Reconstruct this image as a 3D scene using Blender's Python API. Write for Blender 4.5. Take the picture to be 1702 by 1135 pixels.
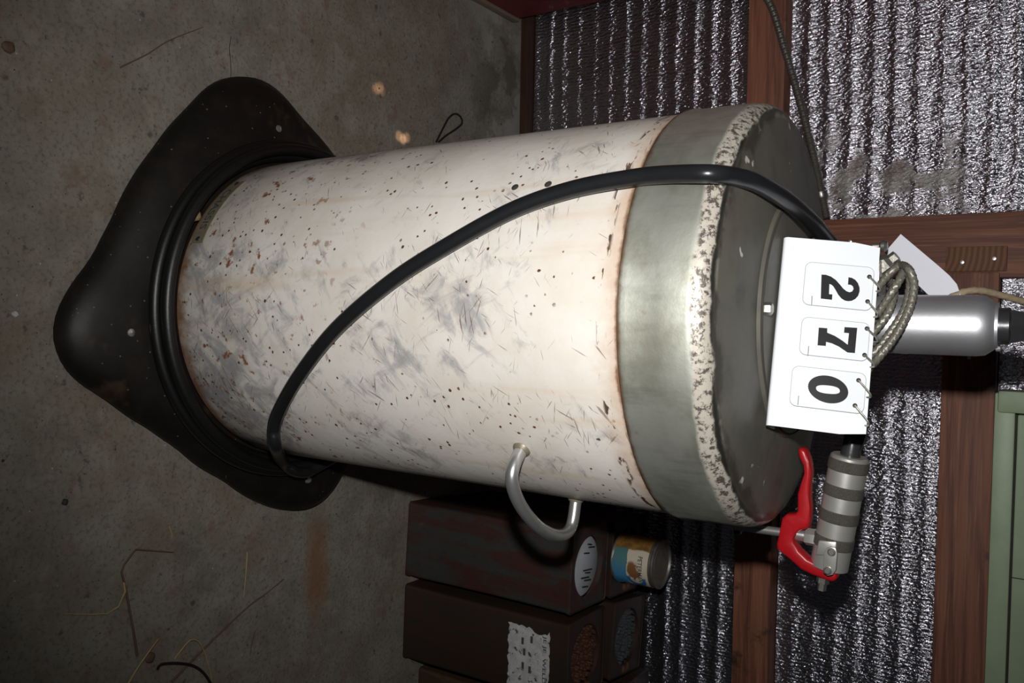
import bpy, bmesh, math, random
from mathutils import Vector, Matrix, noise
random.seed(7)
V = Vector
for o in list(bpy.data.objects): bpy.data.objects.remove(o, do_unlink=True)
scene = bpy.context.scene
COL = scene.collection

# ------------------------------------------------------------------ camera
F_PX = 1380.0
PITCH, YAW, ROLL = 0.57887, 0.04099, 0.03936
CAM = V((0.0, -0.8758, 1.0158))
FW = V((math.sin(YAW)*math.cos(PITCH), math.cos(YAW)*math.cos(PITCH), -math.sin(PITCH)))
_r = FW.cross(V((0, 0, 1))).normalized(); _u = _r.cross(FW)
RT = _r*math.cos(ROLL) + _u*math.sin(ROLL)          # world right (runs down the turned picture)
UP = _u*math.cos(ROLL) - _r*math.sin(ROLL)          # world up (runs right in the turned picture)
cd = bpy.data.cameras.new('camera'); cam = bpy.data.objects.new('camera', cd); COL.objects.link(cam)
X, Y, Z = UP, -RT, -FW
cam.matrix_world = Matrix(((X.x, Y.x, Z.x, CAM.x), (X.y, Y.y, Z.y, CAM.y), (X.z, Y.z, Z.z, CAM.z), (0, 0, 0, 1)))
cd.sensor_fit = 'HORIZONTAL'; cd.sensor_width = 22.2; cd.lens = 22.2*F_PX/1702.0; cd.clip_start = 0.02
scene.camera = cam

# ------------------------------------------------------------------ light: dim shed + the camera's pop-up flash
w = bpy.data.worlds.new('world'); scene.world = w; w.use_nodes = True
w.node_tree.nodes['Background'].inputs[0].default_value = (0.62, 0.78, 1.0, 1)
w.node_tree.nodes['Background'].inputs[1].default_value = 0.012
fl = bpy.data.lights.new('camera_flash', 'SPOT'); fl.energy = 38; fl.color = (1.0, 0.985, 0.97)
fl.shadow_soft_size = 0.012; fl.spot_size = math.radians(99); fl.spot_blend = 0.95
flo = bpy.data.objects.new('camera_flash', fl); COL.objects.link(flo)
flo.location = CAM - RT*0.085 + UP*0.0
flo.rotation_euler = (FW + UP*0.12 - RT*0.07).to_track_quat('-Z', 'Y').to_euler()
vs = scene.view_settings
vs.view_transform = 'Standard'; vs.look = 'None'; vs.gamma = 1; vs.use_curve_mapping = False; vs.exposure = 0.0

# ------------------------------------------------------------------ photo pixel -> point on a plane
def ray(px): return FW + RT*((px[1]-567.5)/F_PX) + UP*((px[0]-851.0)/F_PX)
def onz(px, z): d = ray(px); return CAM + d*((z-CAM.z)/d.z)
def ony(px, y): d = ray(px); return CAM + d*((y-CAM.y)/d.y)
def oncyl(px, r):
    d = ray(px); a = d.x**2+d.y**2; b = 2*(CAM.x*d.x+CAM.y*d.y); c = CAM.x**2+CAM.y**2-r*r
    return CAM + d*((-b-math.sqrt(max(b*b-4*a*c, 0)))/(2*a))
def onplane(px, p0, n): d = ray(px); return CAM + d*((p0-CAM).dot(n)/d.dot(n))

# ------------------------------------------------------------------ material helpers
class NT:
    def __init__(s, name):
        s.m = bpy.data.materials.new(name); s.m.use_nodes = True; s.t = s.m.node_tree
        s.b = s.t.nodes['Principled BSDF']; s.co = None
    def n(s, typ, **kw):
        nd = s.t.nodes.new(typ)
        for k, v in kw.items():
            if k.startswith('i_'):
                key = k[2:]; key = int(key) if key.isdigit() else key.replace('_', ' ')
                s.put(nd.inputs[key], v)
            else: setattr(nd, k, v)
        return nd
    def put(s, inp, v):
        if hasattr(v, 'is_output') or isinstance(v, bpy.types.NodeSocket): s.t.links.new(v, inp)
        else: inp.default_value = v
    def obj(s):
        if s.co is None: s.co = s.n('ShaderNodeTexCoord').outputs['Object']
        return s.co
    def map(s, scale=(1, 1, 1), rot=(0, 0, 0), loc=(0, 0, 0), src=None):
        if any(rot):                                     # turn first, then stretch
            r0 = s.n('ShaderNodeMapping'); s.put(r0.inputs[0], src or s.obj()); r0.inputs['Rotation'].default_value = rot; src = r0.outputs[0]; rot = (0, 0, 0)
        nd = s.n('ShaderNodeMapping'); s.put(nd.inputs[0], src or s.obj())
        nd.inputs['Scale'].default_value = scale; nd.inputs['Rotation'].default_value = rot; nd.inputs['Location'].default_value = loc
        return nd.outputs[0]
    def noise(s, scale, detail=4, rough=.55, vec=None, dist=0):
        nd = s.n('ShaderNodeTexNoise', i_Scale=scale, i_Detail=detail, i_Roughness=rough, i_Distortion=dist)
        s.put(nd.inputs['Vector'], vec or s.obj()); return nd.outputs['Fac']
    def vor(s, scale, vec=None, feature='F1', out='Distance'):
        nd = s.n('ShaderNodeTexVoronoi', feature=feature, i_Scale=scale)
        s.put(nd.inputs['Vector'], vec or s.obj()); return nd.outputs[out]
    def ramp(s, fac, a, b, lo=0.0, hi=1.0):
        nd = s.n('ShaderNodeMapRange', clamp=True); nd.interpolation_type = 'SMOOTHSTEP'
        s.put(nd.inputs[0], fac); nd.inputs[1].default_value = a; nd.inputs[2].default_value = b
        nd.inputs[3].default_value = lo; nd.inputs[4].default_value = hi; return nd.outputs[0]
    def math(s, op, a, b=0.0, c=0.0):
        nd = s.n('ShaderNodeMath', operation=op); s.put(nd.inputs[0], a); s.put(nd.inputs[1], b); s.put(nd.inputs[2], c); return nd.outputs[0]
    def mix(s, fac, a, b):
        nd = s.n('ShaderNodeMix', data_type='RGBA'); s.put(nd.inputs[0], fac)
        for i, v in ((6, a), (7, b)): s.put(nd.inputs[i], (*v, 1) if isinstance(v, tuple) and len(v) == 3 else v)
        return nd.outputs[2]
    def sep(s, src=None):
        nd = s.n('ShaderNodeSeparateXYZ'); s.put(nd.inputs[0], src or s.obj()); return nd.outputs
    def out(s, color=None, rough=None, metal=None, bump=None, bstr=.3, bdist=.002, **kw):
        if color is not None: s.put(s.b.inputs['Base Color'], (*color, 1) if isinstance(color, tuple) and len(color) == 3 else color)
        if rough is not None: s.put(s.b.inputs['Roughness'], rough)
        if metal is not None: s.put(s.b.inputs['Metallic'], metal)
        for k, v in kw.items(): s.put(s.b.inputs[k.replace('_', ' ')], v)
        if bump is not None:
            nd = s.n('ShaderNodeBump'); nd.inputs['Strength'].default_value = bstr; nd.inputs['Distance'].default_value = bdist
            s.put(nd.inputs['Height'], bump); s.t.links.new(nd.outputs[0], s.b.inputs['Normal'])
        return s.m

def m_simple(name, c, rough=.5, metal=0.0, var=.25, scale=40, bstr=.15):
    t = NT(name); f = t.noise(scale, 5)
    d = tuple(x*(1-var) for x in c); l = tuple(min(1, x*(1+var)) for x in c)
    return t.out(t.mix(f, d, l), rough, metal, bump=t.noise(scale*4, 3), bstr=bstr, bdist=.001)

def m_floor():
    t = NT('concrete'); o = t.obj()
    big = t.noise(2.3, 4, .6); mid = t.noise(13, 6, .65); fine = t.noise(160, 4, .7)
    c = t.mix(t.ramp(big, .38, .62), (.165, .153, .126), (.185, .150, .112))
    c = t.mix(t.ramp(mid, .35, .7), c, (.235, .218, .180))
    c = t.mix(t.ramp(t.noise(5, 5, .7, t.map(loc=(3, 1, 0))), .56, .72, 0, .65), c, (.10, .085, .068))
    c = t.mix(t.ramp(fine, .48, .66, 0, .55), c, (.085, .075, .062))
    c = t.mix(t.ramp(t.noise(27, 6, .7, t.map(loc=(6, 2, 0))), .52, .68, 0, .5), c, (.27, .245, .20))
    c = t.mix(t.ramp(t.noise(21, 5, .65, t.map(loc=(9, 4, 0))), .57, .68, 0, .5), c, (.17, .10, .07))
    c = t.mix(t.ramp(t.noise(48, 5, .7, t.map(loc=(1, 8, 0))), .60, .68, 0, .7), c, (.06, .05, .042))
    c = t.mix(t.ramp(t.vor(75), .10, .05, 0, .75), c, (.035, .03, .026))
    c = t.mix(t.math('MULTIPLY', t.ramp(t.vor(19, t.map(loc=(.3, .7, 0))), .12, .04, 0, .8), t.ramp(mid, .5, .6)), c, (.045, .035, .03))
    c = t.mix(t.ramp(t.vor(38, t.map(loc=(5, .2, 0))), .055, .03, 0, .7), c, (.42, .40, .37))
    sx = t.sep()
    # rust stain beside the drum
    dx = t.math('MULTIPLY', t.math('SUBTRACT', sx[0], .435), 9); dy = t.math('MULTIPLY', t.math('SUBTRACT', sx[1], .095), 26)
    dd = t.math('ADD', t.math('SQRT', t.math('ADD', t.math('MULTIPLY', dx, dx), t.math('MULTIPLY', dy, dy))), t.math('MULTIPLY', mid, 1.2))
    c = t.mix(t.ramp(dd, 1.7, .8, 0, .7), c, (.20, .085, .035))
    # pale and dark patches along the foot of the wall
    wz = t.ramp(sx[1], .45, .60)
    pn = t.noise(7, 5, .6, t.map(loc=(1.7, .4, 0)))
    c = t.mix(t.math('MULTIPLY', wz, t.ramp(pn, .50, .56, 0, .65)), c, (.30, .29, .27))
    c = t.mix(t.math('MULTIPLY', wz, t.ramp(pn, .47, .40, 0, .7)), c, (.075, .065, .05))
    return t.out(c, .82, 0, bump=t.math('ADD', fine, t.math('MULTIPLY', mid, 2)), bstr=.35, bdist=.002, Specular_IOR_Level=.3)

def m_foil(stain=False):
    t = NT('foil_stained' if stain else 'foil'); sx = t.sep()
    a = t.noise(1, 3, .6, t.map((270, 270, 75), (0, math.radians(14), 0)), .3)
    b = t.noise(1, 2, .5, t.map((470, 470, 210), (0, math.radians(-20), 0), (3, 1, 5)))
    v = t.vor(1, t.map((230, 1, 110), (0, math.radians(18), 0)))
    lines = t.math('SINE', t.math('ADD', t.math('MULTIPLY', sx[0], 924), t.math('MULTIPLY', t.noise(30, 3), 7)))
    h = t.math('ADD', t.math('ADD', t.math('ADD', t.math('MULTIPLY', a, 1.2), t.math('MULTIPLY', lines, .10)), t.math('MULTIPLY', b, .5)), t.math('MULTIPLY', v, .5))
    dirt = t.ramp(t.noise(6, 5, .65), .5, .75, 0, .45)
    col = t.mix(dirt, (.52, .505, .56), (.13, .11, .105))
    met = .97; rgh = .16
    if stain:
        nz = t.noise(9, 5, .62, t.map(loc=(.9, 0, .4)))
        zone = t.math('MULTIPLY', t.ramp(sx[0], -.42, -.24), t.ramp(sx[2], .96, .84))
        k = t.math('MULTIPLY', t.ramp(nz, .52, .57, 0, .85), zone)
        col = t.mix(k, col, t.mix(t.ramp(t.noise(30, 4), .4, .65), (.34, .32, .29), (.16, .11, .08)))
        met = t.math('SUBTRACT', .97, t.math('MULTIPLY', k, .55)); rgh = t.math('ADD', .16, t.math('MULTIPLY', k, .4))
    return t.out(col, rgh, met, bump=h, bstr=1.0, bdist=.0021)

def m_wood(name, axis, dark=1.0, stain=.58):
    t = NT(name); s = [70, 70, 70]; s[axis] = 3.0
    g = t.noise(1, 5, .6, t.map(tuple(s)), .6); s2 = [260, 260, 260]; s2[axis] = 9
    g2 = t.noise(1, 3, .6, t.map(tuple(s2)))
    k = tuple(x*dark for x in (.235, .088, .048)); k2 = tuple(x*dark for x in (.115, .036, .020)); k3 = tuple(x*dark for x in (.33, .15, .085))
    c = t.mix(t.ramp(g, .35, .65), k2, k); c = t.mix(t.ramp(g2, .5, .75, 0, .6), c, k3)
    c = t.mix(t.ramp(t.noise(7, 5, .7), stain, stain+.10, 0, .85), c, (.018, .011, .008))
    kn = t.vor(8, t.map((1, 1, 1), loc=(.31, .2, .77)))
    c = t.mix(t.ramp(kn, .13, .05, 0, .9), c, (.03, .014, .01))
    return t.out(c, .62, 0, bump=t.math('ADD', g, g2), bstr=.3, bdist=.002)

def m_drum():
    t = NT('worn_white_paint'); sx = t.sep()
    n1 = t.noise(9, 5, .6); n2 = t.noise(38, 5, .6)
    c = t.mix(t.ramp(n1, .35, .65), (.765, .725, .668), (.69, .632, .558))
    low = t.ramp(sx[2], .62, .12)                       # more wear towards the foot, where the hose rubs
    # grey scuffs, diagonal
    sc = t.noise(1, 6, .68, t.map((15, 15, 34), (0, math.radians(42), 0)), .8)
    sc2 = t.noise(1, 5, .65, t.map((16, 16, 46), (0, math.radians(-58), 0), (4, 2, 1)), .8)
    patch = t.noise(7, 4, .6, t.map(loc=(2.4, .3, 1.2)))
    thr = t.math('ADD', t.math('MULTIPLY', patch, .95), t.math('MULTIPLY', low, .09))
    k1 = t.ramp(t.math('ADD', sc, thr), 1.06, 1.28, 0, .75); k2 = t.ramp(t.math('ADD', sc2, thr), 1.09, 1.30, 0, .65)
    c = t.mix(k1, c, (.30, .30, .31)); c = t.mix(k2, c, (.33, .32, .32))
    # thin scratches
    for ang, th, lc in ((10, .695, (1, 0, 0)), (-14, .705, (7, 3, 2)), (38, .69, (2, 5, 9)), (-42, .70, (11, 1, 4)), (62, .70, (4, 9, 6))):
        f = t.noise(1, 2.5, .55, t.map((24, 24, 420), (0, math.radians(ang), 0), lc))
        f = t.math('ADD', f, t.math('MULTIPLY', t.math('SUBTRACT', patch, .5), .30))
        c = t.mix(t.ramp(f, th, th+.045, 0, .75), c, (.15, .10, .08))
    # rust specks
    vz = t.math('ADD', t.vor(85, t.map((1, 1, 1.0), loc=(.2, .1, .9))), t.math('MULTIPLY', t.math('SUBTRACT', t.noise(170, 3), .5), .42))
    dens = t.noise(13, 3, .5, t.map(loc=(5, 5, 1)))
    spk = t.math('MULTIPLY', t.ramp(vz, .17, .09), t.ramp(t.math('ADD', dens, t.math('MULTIPLY', low, .15)), .49, .56))
    c = t.mix(spk, c, (.10, .04, .022))
    v3 = t.math('ADD', t.vor(27, t.map((1, 1, .8), loc=(.7, .3, .1))), t.math('MULTIPLY', t.math('SUBTRACT', t.noise(120, 3), .5), .20)); c = t.mix(t.ramp(v3, .045, .015, 0, .95), c, (.035, .022, .018))
    rs = t.math('MULTIPLY', t.ramp(t.noise(60, 4, .6), .60, .68), t.ramp(low, .3, .9)); c = t.mix(rs, c, (.26, .105, .05))
    # rust running along the seam under the hood, and round the foot
    e1 = t.ramp(t.math('ADD', sx[2], t.math('MULTIPLY', t.math('SUBTRACT', n2, .5), .05)), .664, .702)
    c = t.mix(t.math('MULTIPLY', e1, .6), c, (.45, .26, .13))
    e2 = t.ramp(t.math('ADD', sx[2], t.math('MULTIPLY', t.math('SUBTRACT', n2, .5), .012)), .6895, .6935)
    c = t.mix(t.math('MULTIPLY', e2, .9), c, (.16, .07, .03))
    ck = t.math('MULTIPLY', t.math('MULTIPLY', t.ramp(sx[2], .672, .676), t.ramp(sx[2], .684, .680)), t.ramp(t.noise(1, 3, .6, t.map((45, 45, 140), loc=(2, 2, 2))), .55, .60))
    c = t.mix(ck, c, (.09, .05, .035))
    e0 = t.ramp(t.math('ADD', sx[2], t.math('MULTIPLY', t.math('SUBTRACT', n2, .5), .04)), .092, .066)
    c = t.mix(t.math('MULTIPLY', e0, .9), c, (.27, .12, .05))
    # horizontal yellowish drips
    dr = t.noise(1, 3, .6, t.map((30, 30, 2.5), loc=(3, 1, 0))); c = t.mix(t.ramp(dr, .55, .72, 0, .38), c, (.62, .46, .31))
    return t.out(c, t.math('ADD', .36, t.math('MULTIPLY', n2, .2)), 0, bump=t.math('ADD', t.math('MULTIPLY', n1, 2), n2), bstr=.12, bdist=.003)

def m_hood():
    t = NT('galvanised_hood'); sx = t.sep()
    n1 = t.noise(14, 6, .65); n2 = t.noise(55, 4, .6)
    c = t.mix(t.ramp(n1, .35, .68), (.64, .65, .57), (.43, .43, .35))
    st = t.noise(1, 4, .6, t.map((26, 26, 5))); c = t.mix(t.ramp(st, .5, .7, 0, .5), c, (.17, .16, .125))
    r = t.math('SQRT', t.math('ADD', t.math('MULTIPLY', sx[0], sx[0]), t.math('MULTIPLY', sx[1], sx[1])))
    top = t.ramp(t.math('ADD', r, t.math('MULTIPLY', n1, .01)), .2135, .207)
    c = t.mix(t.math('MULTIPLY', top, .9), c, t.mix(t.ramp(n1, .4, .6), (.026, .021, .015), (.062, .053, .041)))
    # worn pale band round the rim with dark chips
    zz = t.math('ADD', sx[2], t.math('MULTIPLY', t.math('SUBTRACT', n1, .5), .012))
    band = t.math('MULTIPLY', t.ramp(zz, .7585, .7635), t.ramp(zz, .7765, .7745))
    chips = t.ramp(t.noise(150, 5, .75), .42, .52)
    c = t.mix(band, c, t.mix(chips, (.085, .07, .057), (.46, .42, .36)))
    fl_ = t.ramp(t.noise(34, 3, .5, t.map(loc=(3, 8, 1))), .70, .73); c = t.mix(fl_, c, (.50, .46, .40))
    rust = t.ramp(t.math('ADD', sx[2], t.math('MULTIPLY', n2, .008)), .7045, .6985); c = t.mix(rust, c, (.28, .15, .07))
    edge = t.math('MULTIPLY', t.ramp(zz, .7745, .776), t.ramp(zz, .7795, .7775)); c = t.mix(t.math('MULTIPLY', edge, .85), c, (.035, .026, .02))
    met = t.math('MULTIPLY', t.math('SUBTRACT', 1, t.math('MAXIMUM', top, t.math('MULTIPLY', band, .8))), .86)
    return t.out(c, t.math('ADD', .47, t.math('MULTIPLY', top, .06)), met, bump=t.math('ADD', n1, t.math('MULTIPLY', n2, .5)), bstr=.2, bdist=.002)

def m_base():
    t = NT('black_dusty_steel'); n = t.noise(22, 6, .65)
    c = t.mix(t.ramp(n, .4, .7), (.0075, .0062, .005), (.014, .0105, .008))
    c = t.mix(t.ramp(t.vor(70), .09, .05, 0, .8), c, (.16, .13, .10))
    c = t.mix(t.ramp(t.noise(9, 4, .6), .62, .7, 0, .6), c, (.06, .035, .02))
    return t.out(c, .5, 0, bump=n, bstr=.2, bdist=.002, Specular_IOR_Level=.3)

def m_tin(name, a, b, seed):
    t = NT(name); s = t.noise(1, 5, .6, t.map((34, 34, 7), loc=(seed, seed, 0)), .6)
    f = t.noise(70, 4, .6)
    c = t.mix(t.ramp(s, .42, .6), a, b); c = t.mix(t.ramp(f, .5, .75, 0, .5), c, (.03, .02, .016))
    c = t.mix(t.ramp(t.noise(1, 3, .5, t.map((16, 16, 5), (0, .5, 0), (seed, 2, 3))), .68, .72, 0, .9), c, (.26, .09, .03))
    return t.out(c, .55, .25, bump=f, bstr=.25, bdist=.001)

M = dict(
    floor=m_floor(), foil=m_foil(), foil2=m_foil(True), woodx=m_wood('girt_wood', 0), woodz=m_wood('stud_wood', 2, 1.05, .60), sill=m_wood('sill_wood', 0, .22),
    drum=m_drum(), hood=m_hood(), base=m_base(),
    rubber=m_simple('black_rubber', (.012, .0125, .0135), .28, 0, .2, 60, .05),
    coil=m_simple('dull_black_rubber', (.005, .0048, .0045), .42, 0, .3, 60, .1),
    zinc=m_simple('zinc_plate', (.46, .455, .42), .38, .6, .15, 60, .06),
    steel=m_simple('bright_steel', (.60, .60, .59), .30, .85, .12, 60, .06),
    oldsteel=m_simple('dull_steel', (.36, .345, .31), .38, .9, .3, 90, .2),
    alu=m_simple('aluminium', (.58, .58, .60), .43, .85, .12, 50, .08),
    knurl=m_simple('knurled_steel', (.13, .12, .10), .55, .6, .7, 700, .9),
    darkcap=m_simple('dark_cap', (.035, .036, .038), .3, .3, .2, 60, .1),
    red=m_simple('red_paint', (.36, .006, .010), .34, 0, .25, 40, .1),
    redcab=m_simple('red_cabinet_paint', (.19, .012, .010), .5, 0, .3, 6, .1),
    green=m_simple('pale_green_paint', (.33, .42, .27), .45, 0, .16, 30, .15),
    plastic=m_simple('white_plastic', (.74, .77, .80), .38, 0, .01, 20, .0),
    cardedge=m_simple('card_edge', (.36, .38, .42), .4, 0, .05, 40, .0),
    card=m_simple('glossy_white_card', (.74, .765, .79), .2, 0, .01, 20, .0),
    ink=m_simple('glossy_black_ink', (.022, .021, .022), .25, 0, .1, 80, .0),
    paper=m_simple('paper', (.62, .63, .68), .7, 0, .02, 60, .0),
    rope=m_simple('coated_wire_rope', (.15, .142, .115), .38, .3, .25, 300, .1),
    cord=m_simple('grubby_cord', (.24, .19, .12), .7, 0, .3, 200, .3),
    conduit=m_simple('grimy_conduit', (.20, .19, .165), .45, .7, .35, 120, .2),
    tin=m_tin('rusty_tin', (.055, .021, .017), (.040, .041, .039), 1.0), tinb=m_tin('brown_tin', (.040, .018, .013), (.026, .019, .014), 5.0),
    tinc=m_tin('ochre_tin', (.075, .040, .018), (.05, .028, .014), 9.0),
    rustrod=m_simple('rusty_rods', (.085, .032, .017), .6, .2, .6, 260, .4), greyrod=m_simple('grey_rods', (.07, .08, .09), .5, .3, .5, 260, .3),
    liner=m_simple('bright_tinplate', (.55, .58, .62), .4, .2, .15, 60, .1), darkrod=m_simple('dark_rods', (.02, .018, .016), .5, .2, .3, 80, .1),
    straw=m_simple('dry_straw', (.36, .27, .13), .7, 0, .35, 70, .2), stalk=m_simple('dark_stalk', (.11, .065, .04), .7, 0, .4, 50, .2),
    wire=m_simple('rusty_black_wire', (.02, .017, .015), .5, .3, .3, 50, .1), grit=m_simple('dark_grit', (.03, .026, .022), .8, 0, .4, 60, .2),
    clump=m_simple('dried_grease', (.30, .22, .10), .6, 0, .6, 180, .8), brass=m_simple('worn_plate', (.24, .21, .145), .45, .3, .35, 120, .2),
    ply=m_simple('plywood', (.20, .15, .10), .7, 0, .3, 20, .2), inklab=m_simple('faded_ink', (.05, .05, .055), .7, 0, .3, 100, .0),
)
def m_label():
    t = NT('torn_label'); n = t.noise(60, 4, .6); c = t.mix(t.ramp(n, .3, .7), (.50, .50, .50), (.36, .35, .34))
    c = t.mix(t.ramp(t.noise(90, 5, .65, t.map(loc=(3, 0, 2))), .56, .64), c, (.055, .045, .038))
    return t.out(c, .75)
M['label'] = m_label()
def m_endgrain():
    t = NT('end_grain'); nd = t.n('ShaderNodeTexWave', wave_type='RINGS', rings_direction='Y', i_Scale=38.0, i_Distortion=1.5)
    t.put(nd.inputs['Vector'], t.map(loc=(.115, 0, -.80)))
    return t.out(t.mix(nd.outputs['Fac'], (.11, .042, .02), (.20, .085, .04)), .7)
M['endgrain'] = m_endgrain()
def m_canlabel():
    t = NT('can_label'); uv = t.n('ShaderNodeUVMap').outputs[0]; s = t.sep(uv); u, v = s[0], s[1]
    n = t.noise(60, 4, .6); wob = t.math('MULTIPLY', t.math('SUBTRACT', n, .5), .12)
    vv = t.math('ADD', v, wob); uu = t.math('ADD', u, t.math('MULTIPLY', wob, .4))
    c = t.mix(t.ramp(vv, .40, .42), t.mix(t.ramp(uu, .42, .62), (.06, .16, .16), (.045, .20, .36)), (.56, .50, .38))
    dx = t.math('SUBTRACT', uu, .60); dy = t.math('MULTIPLY', t.math('SUBTRACT', vv, .66), .55)
    d = t.math('SQRT', t.math('ADD', t.math('MULTIPLY', dx, dx), t.math('MULTIPLY', dy, dy)))
    ring = t.math('MULTIPLY', t.math('MULTIPLY', t.ramp(d, .085, .10), t.ramp(d, .16, .145)), t.ramp(uu, .60, .62))
    c = t.mix(ring, c, (.03, .14, .33))
    dx2 = t.math('SUBTRACT', uu, .55); dy2 = t.math('MULTIPLY', t.math('SUBTRACT', vv, .58), .5)
    d2 = t.math('ADD', t.math('SQRT', t.math('ADD', t.math('MULTIPLY', dx2, dx2), t.math('MULTIPLY', dy2, dy2))), t.math('MULTIPLY', wob, 1.2))
    c = t.mix(t.ramp(d2, .10, .07), c, (.20, .085, .03))
    c = t.mix(t.ramp(uu, .36, .34), c, t.mix(t.ramp(n, .4, .6), (.24, .13, .025), (.15, .07, .02)))
    return t.out(c, .5)
M['canlabel'] = m_canlabel()

# ------------------------------------------------------------------ mesh helpers
def thing(name, label, cat, loc=(0, 0, 0), rotz=0, group=None):
    o = bpy.data.objects.new(name, None); COL.objects.link(o); o.location = loc; o.rotation_euler = (0, 0, rotz)
    o.empty_display_size = .05
    o['label'] = label; o['category'] = cat
    if group: o['group'] = group
    return o
def tag(o, label, cat, group=None):
    o['label'] = label; o['category'] = cat
    if group: o['group'] = group
    return o
def mk(name, geo, mat, parent=None, smooth=35, off=(0, 0, 0), uv=None, struct=False):
    vs_, fs = geo; off = V(off)
    me = bpy.data.meshes.new(name); me.from_pydata([tuple(V(v)-off) for v in vs_], [], fs); me.update()
    bm = bmesh.new(); bm.from_mesh(me); bmesh.ops.recalc_face_normals(bm, faces=bm.faces); bm.to_mesh(me); bm.free()
    if uv:
        l = me.uv_layers.new(name='UVMap')
        for lp in me.loops: l.data[lp.index].uv = uv[lp.vertex_index]
    if smooth:
        me.polygons.foreach_set('use_smooth', [True]*len(me.polygons)); me.set_sharp_from_angle(angle=math.radians(smooth))
    me.materials.append(M[mat] if isinstance(mat, str) else mat)
    o = bpy.data.objects.new(name, me); COL.objects.link(o)
    if parent: o.parent = parent
    elif off.length: o.location = off
    if struct: o['kind'] = 'structure'
    return o
def join(*gs):
    vs_, fs = [], []
    for g in gs:
        k = len(vs_); vs_ += list(g[0]); fs += [tuple(i+k for i in f) for f in g[1]]
    return vs_, fs
def xf(g, mtx): return [mtx @ V(v) for v in g[0]], g[1]
def box(x0, x1, y0, y1, z0, z1, bev=0.0):
    bm = bmesh.new(); bmesh.ops.create_cube(bm, size=1)
    for v in bm.verts: v.co = V(((x0+x1)/2+v.co.x*(x1-x0), (y0+y1)/2+v.co.y*(y1-y0), (z0+z1)/2+v.co.z*(z1-z0)))
    if bev: bmesh.ops.bevel(bm, geom=bm.edges[:], offset=bev, segments=2, affect='EDGES', profile=.6)
    bm.verts.index_update(); g = ([v.co.copy() for v in bm.verts], [tuple(v.index for v in f.verts) for f in bm.faces]); bm.free(); return g
def frame(d, ref=None):
    d = d.normalized(); r = V((0, 0, 1)) if abs(d.z) < .9 else V((1, 0, 0))
    if ref is not None: r = ref
    a = (r - d*r.dot(d)).normalized(); return a, d.cross(a)
def sweep(pts, rad, seg=12, closed=False, lobes=0, lobe=0.0, twist=0.0, flat=1.0):
    """tube along pts; rad number or list; lobed, twisted section for rope"""
    n = len(pts); vs_ = []; ref = None; s = 0.0
    for i, p in enumerate(pts):
        a = pts[(i-1) % n] if (closed or i) else pts[0]; b = pts[(i+1) % n] if (closed or i < n-1) else pts[-1]
        d = (b-a); e1, e2 = frame(d, ref); ref = e1
        if i: s += (p-pts[i-1]).length
        r = rad[i] if isinstance(rad, (list, tuple)) else rad
        for k in range(seg):
            t = 2*math.pi*k/seg; rr = r*(1+lobe*math.cos(lobes*(t+twist*s))) if lobes else r
            vs_.append(p + e1*math.cos(t)*rr + e2*math.sin(t)*rr*flat)
    fs = []
    m = n if closed else n-1
    for i in range(m):
        j = (i+1) % n
        for k in range(seg): fs.append((i*seg+k, i*seg+(k+1) % seg, j*seg+(k+1) % seg, j*seg+k))
    if not closed: fs += [tuple(range(seg)), tuple(range((n-1)*seg, n*seg))]
    return vs_, fs
def smooth_path(pts, step=.008):
    P = [V(p) for p in pts]; P = [P[0]*2-P[1]] + P + [P[-1]*2-P[-2]]; out = []
    for i in range(1, len(P)-2):
        p0, p1, p2, p3 = P[i-1:i+3]; n = max(2, int((p2-p1).length/step))
        for k in range(n):
            t = k/n; out.append(.5*((2*p1)+(p2-p0)*t+(2*p0-5*p1+4*p2-p3)*t*t+(3*p1-p0-3*p2+p3)*t**3))
    out.append(P[-2]); return out
def lathe(prof, c=(0, 0), seg=64, a0=0.0, a1=2*math.pi):
    full = abs(a1-a0-2*math.pi) < 1e-6; n = seg if full else seg+1; vs_ = []; fs = []
    for r, z in prof:
        for k in range(n):
            t = a0+(a1-a0)*k/seg; vs_.append(V((c[0]+r*math.sin(t), c[1]-r*math.cos(t), z)))
    for i in range(len(prof)-1):
        for k in range(seg):
            k2 = (k+1) % n; fs.append((i*n+k, i*n+k2, (i+1)*n+k2, (i+1)*n+k))
    if full:
        if prof[0][0] > 1e-6: fs.append(tuple(range(n)))
        if prof[-1][0] > 1e-6: fs.append(tuple(range((len(prof)-1)*n, len(prof)*n)))
    return vs_, fs
def turned(p, q, prof, seg=24, ref=None):
    """lathe about the axis p->q; prof = (radius, distance along)"""
    d = (q-p).normalized(); e1, e2 = frame(d, ref); vs_ = []; fs = []
    for r, h in prof:
        for k in range(seg): t = 2*math.pi*k/seg; vs_.append(p+d*h+(e1*math.cos(t)+e2*math.sin(t))*r)
    for i in range(len(prof)-1):
        for k in range(seg): fs.append((i*seg+k, i*seg+(k+1) % seg, (i+1)*seg+(k+1) % seg, (i+1)*seg+k))
    fs += [tuple(range(seg)), tuple(range((len(prof)-1)*seg, len(prof)*seg))]
    return vs_, fs
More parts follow.
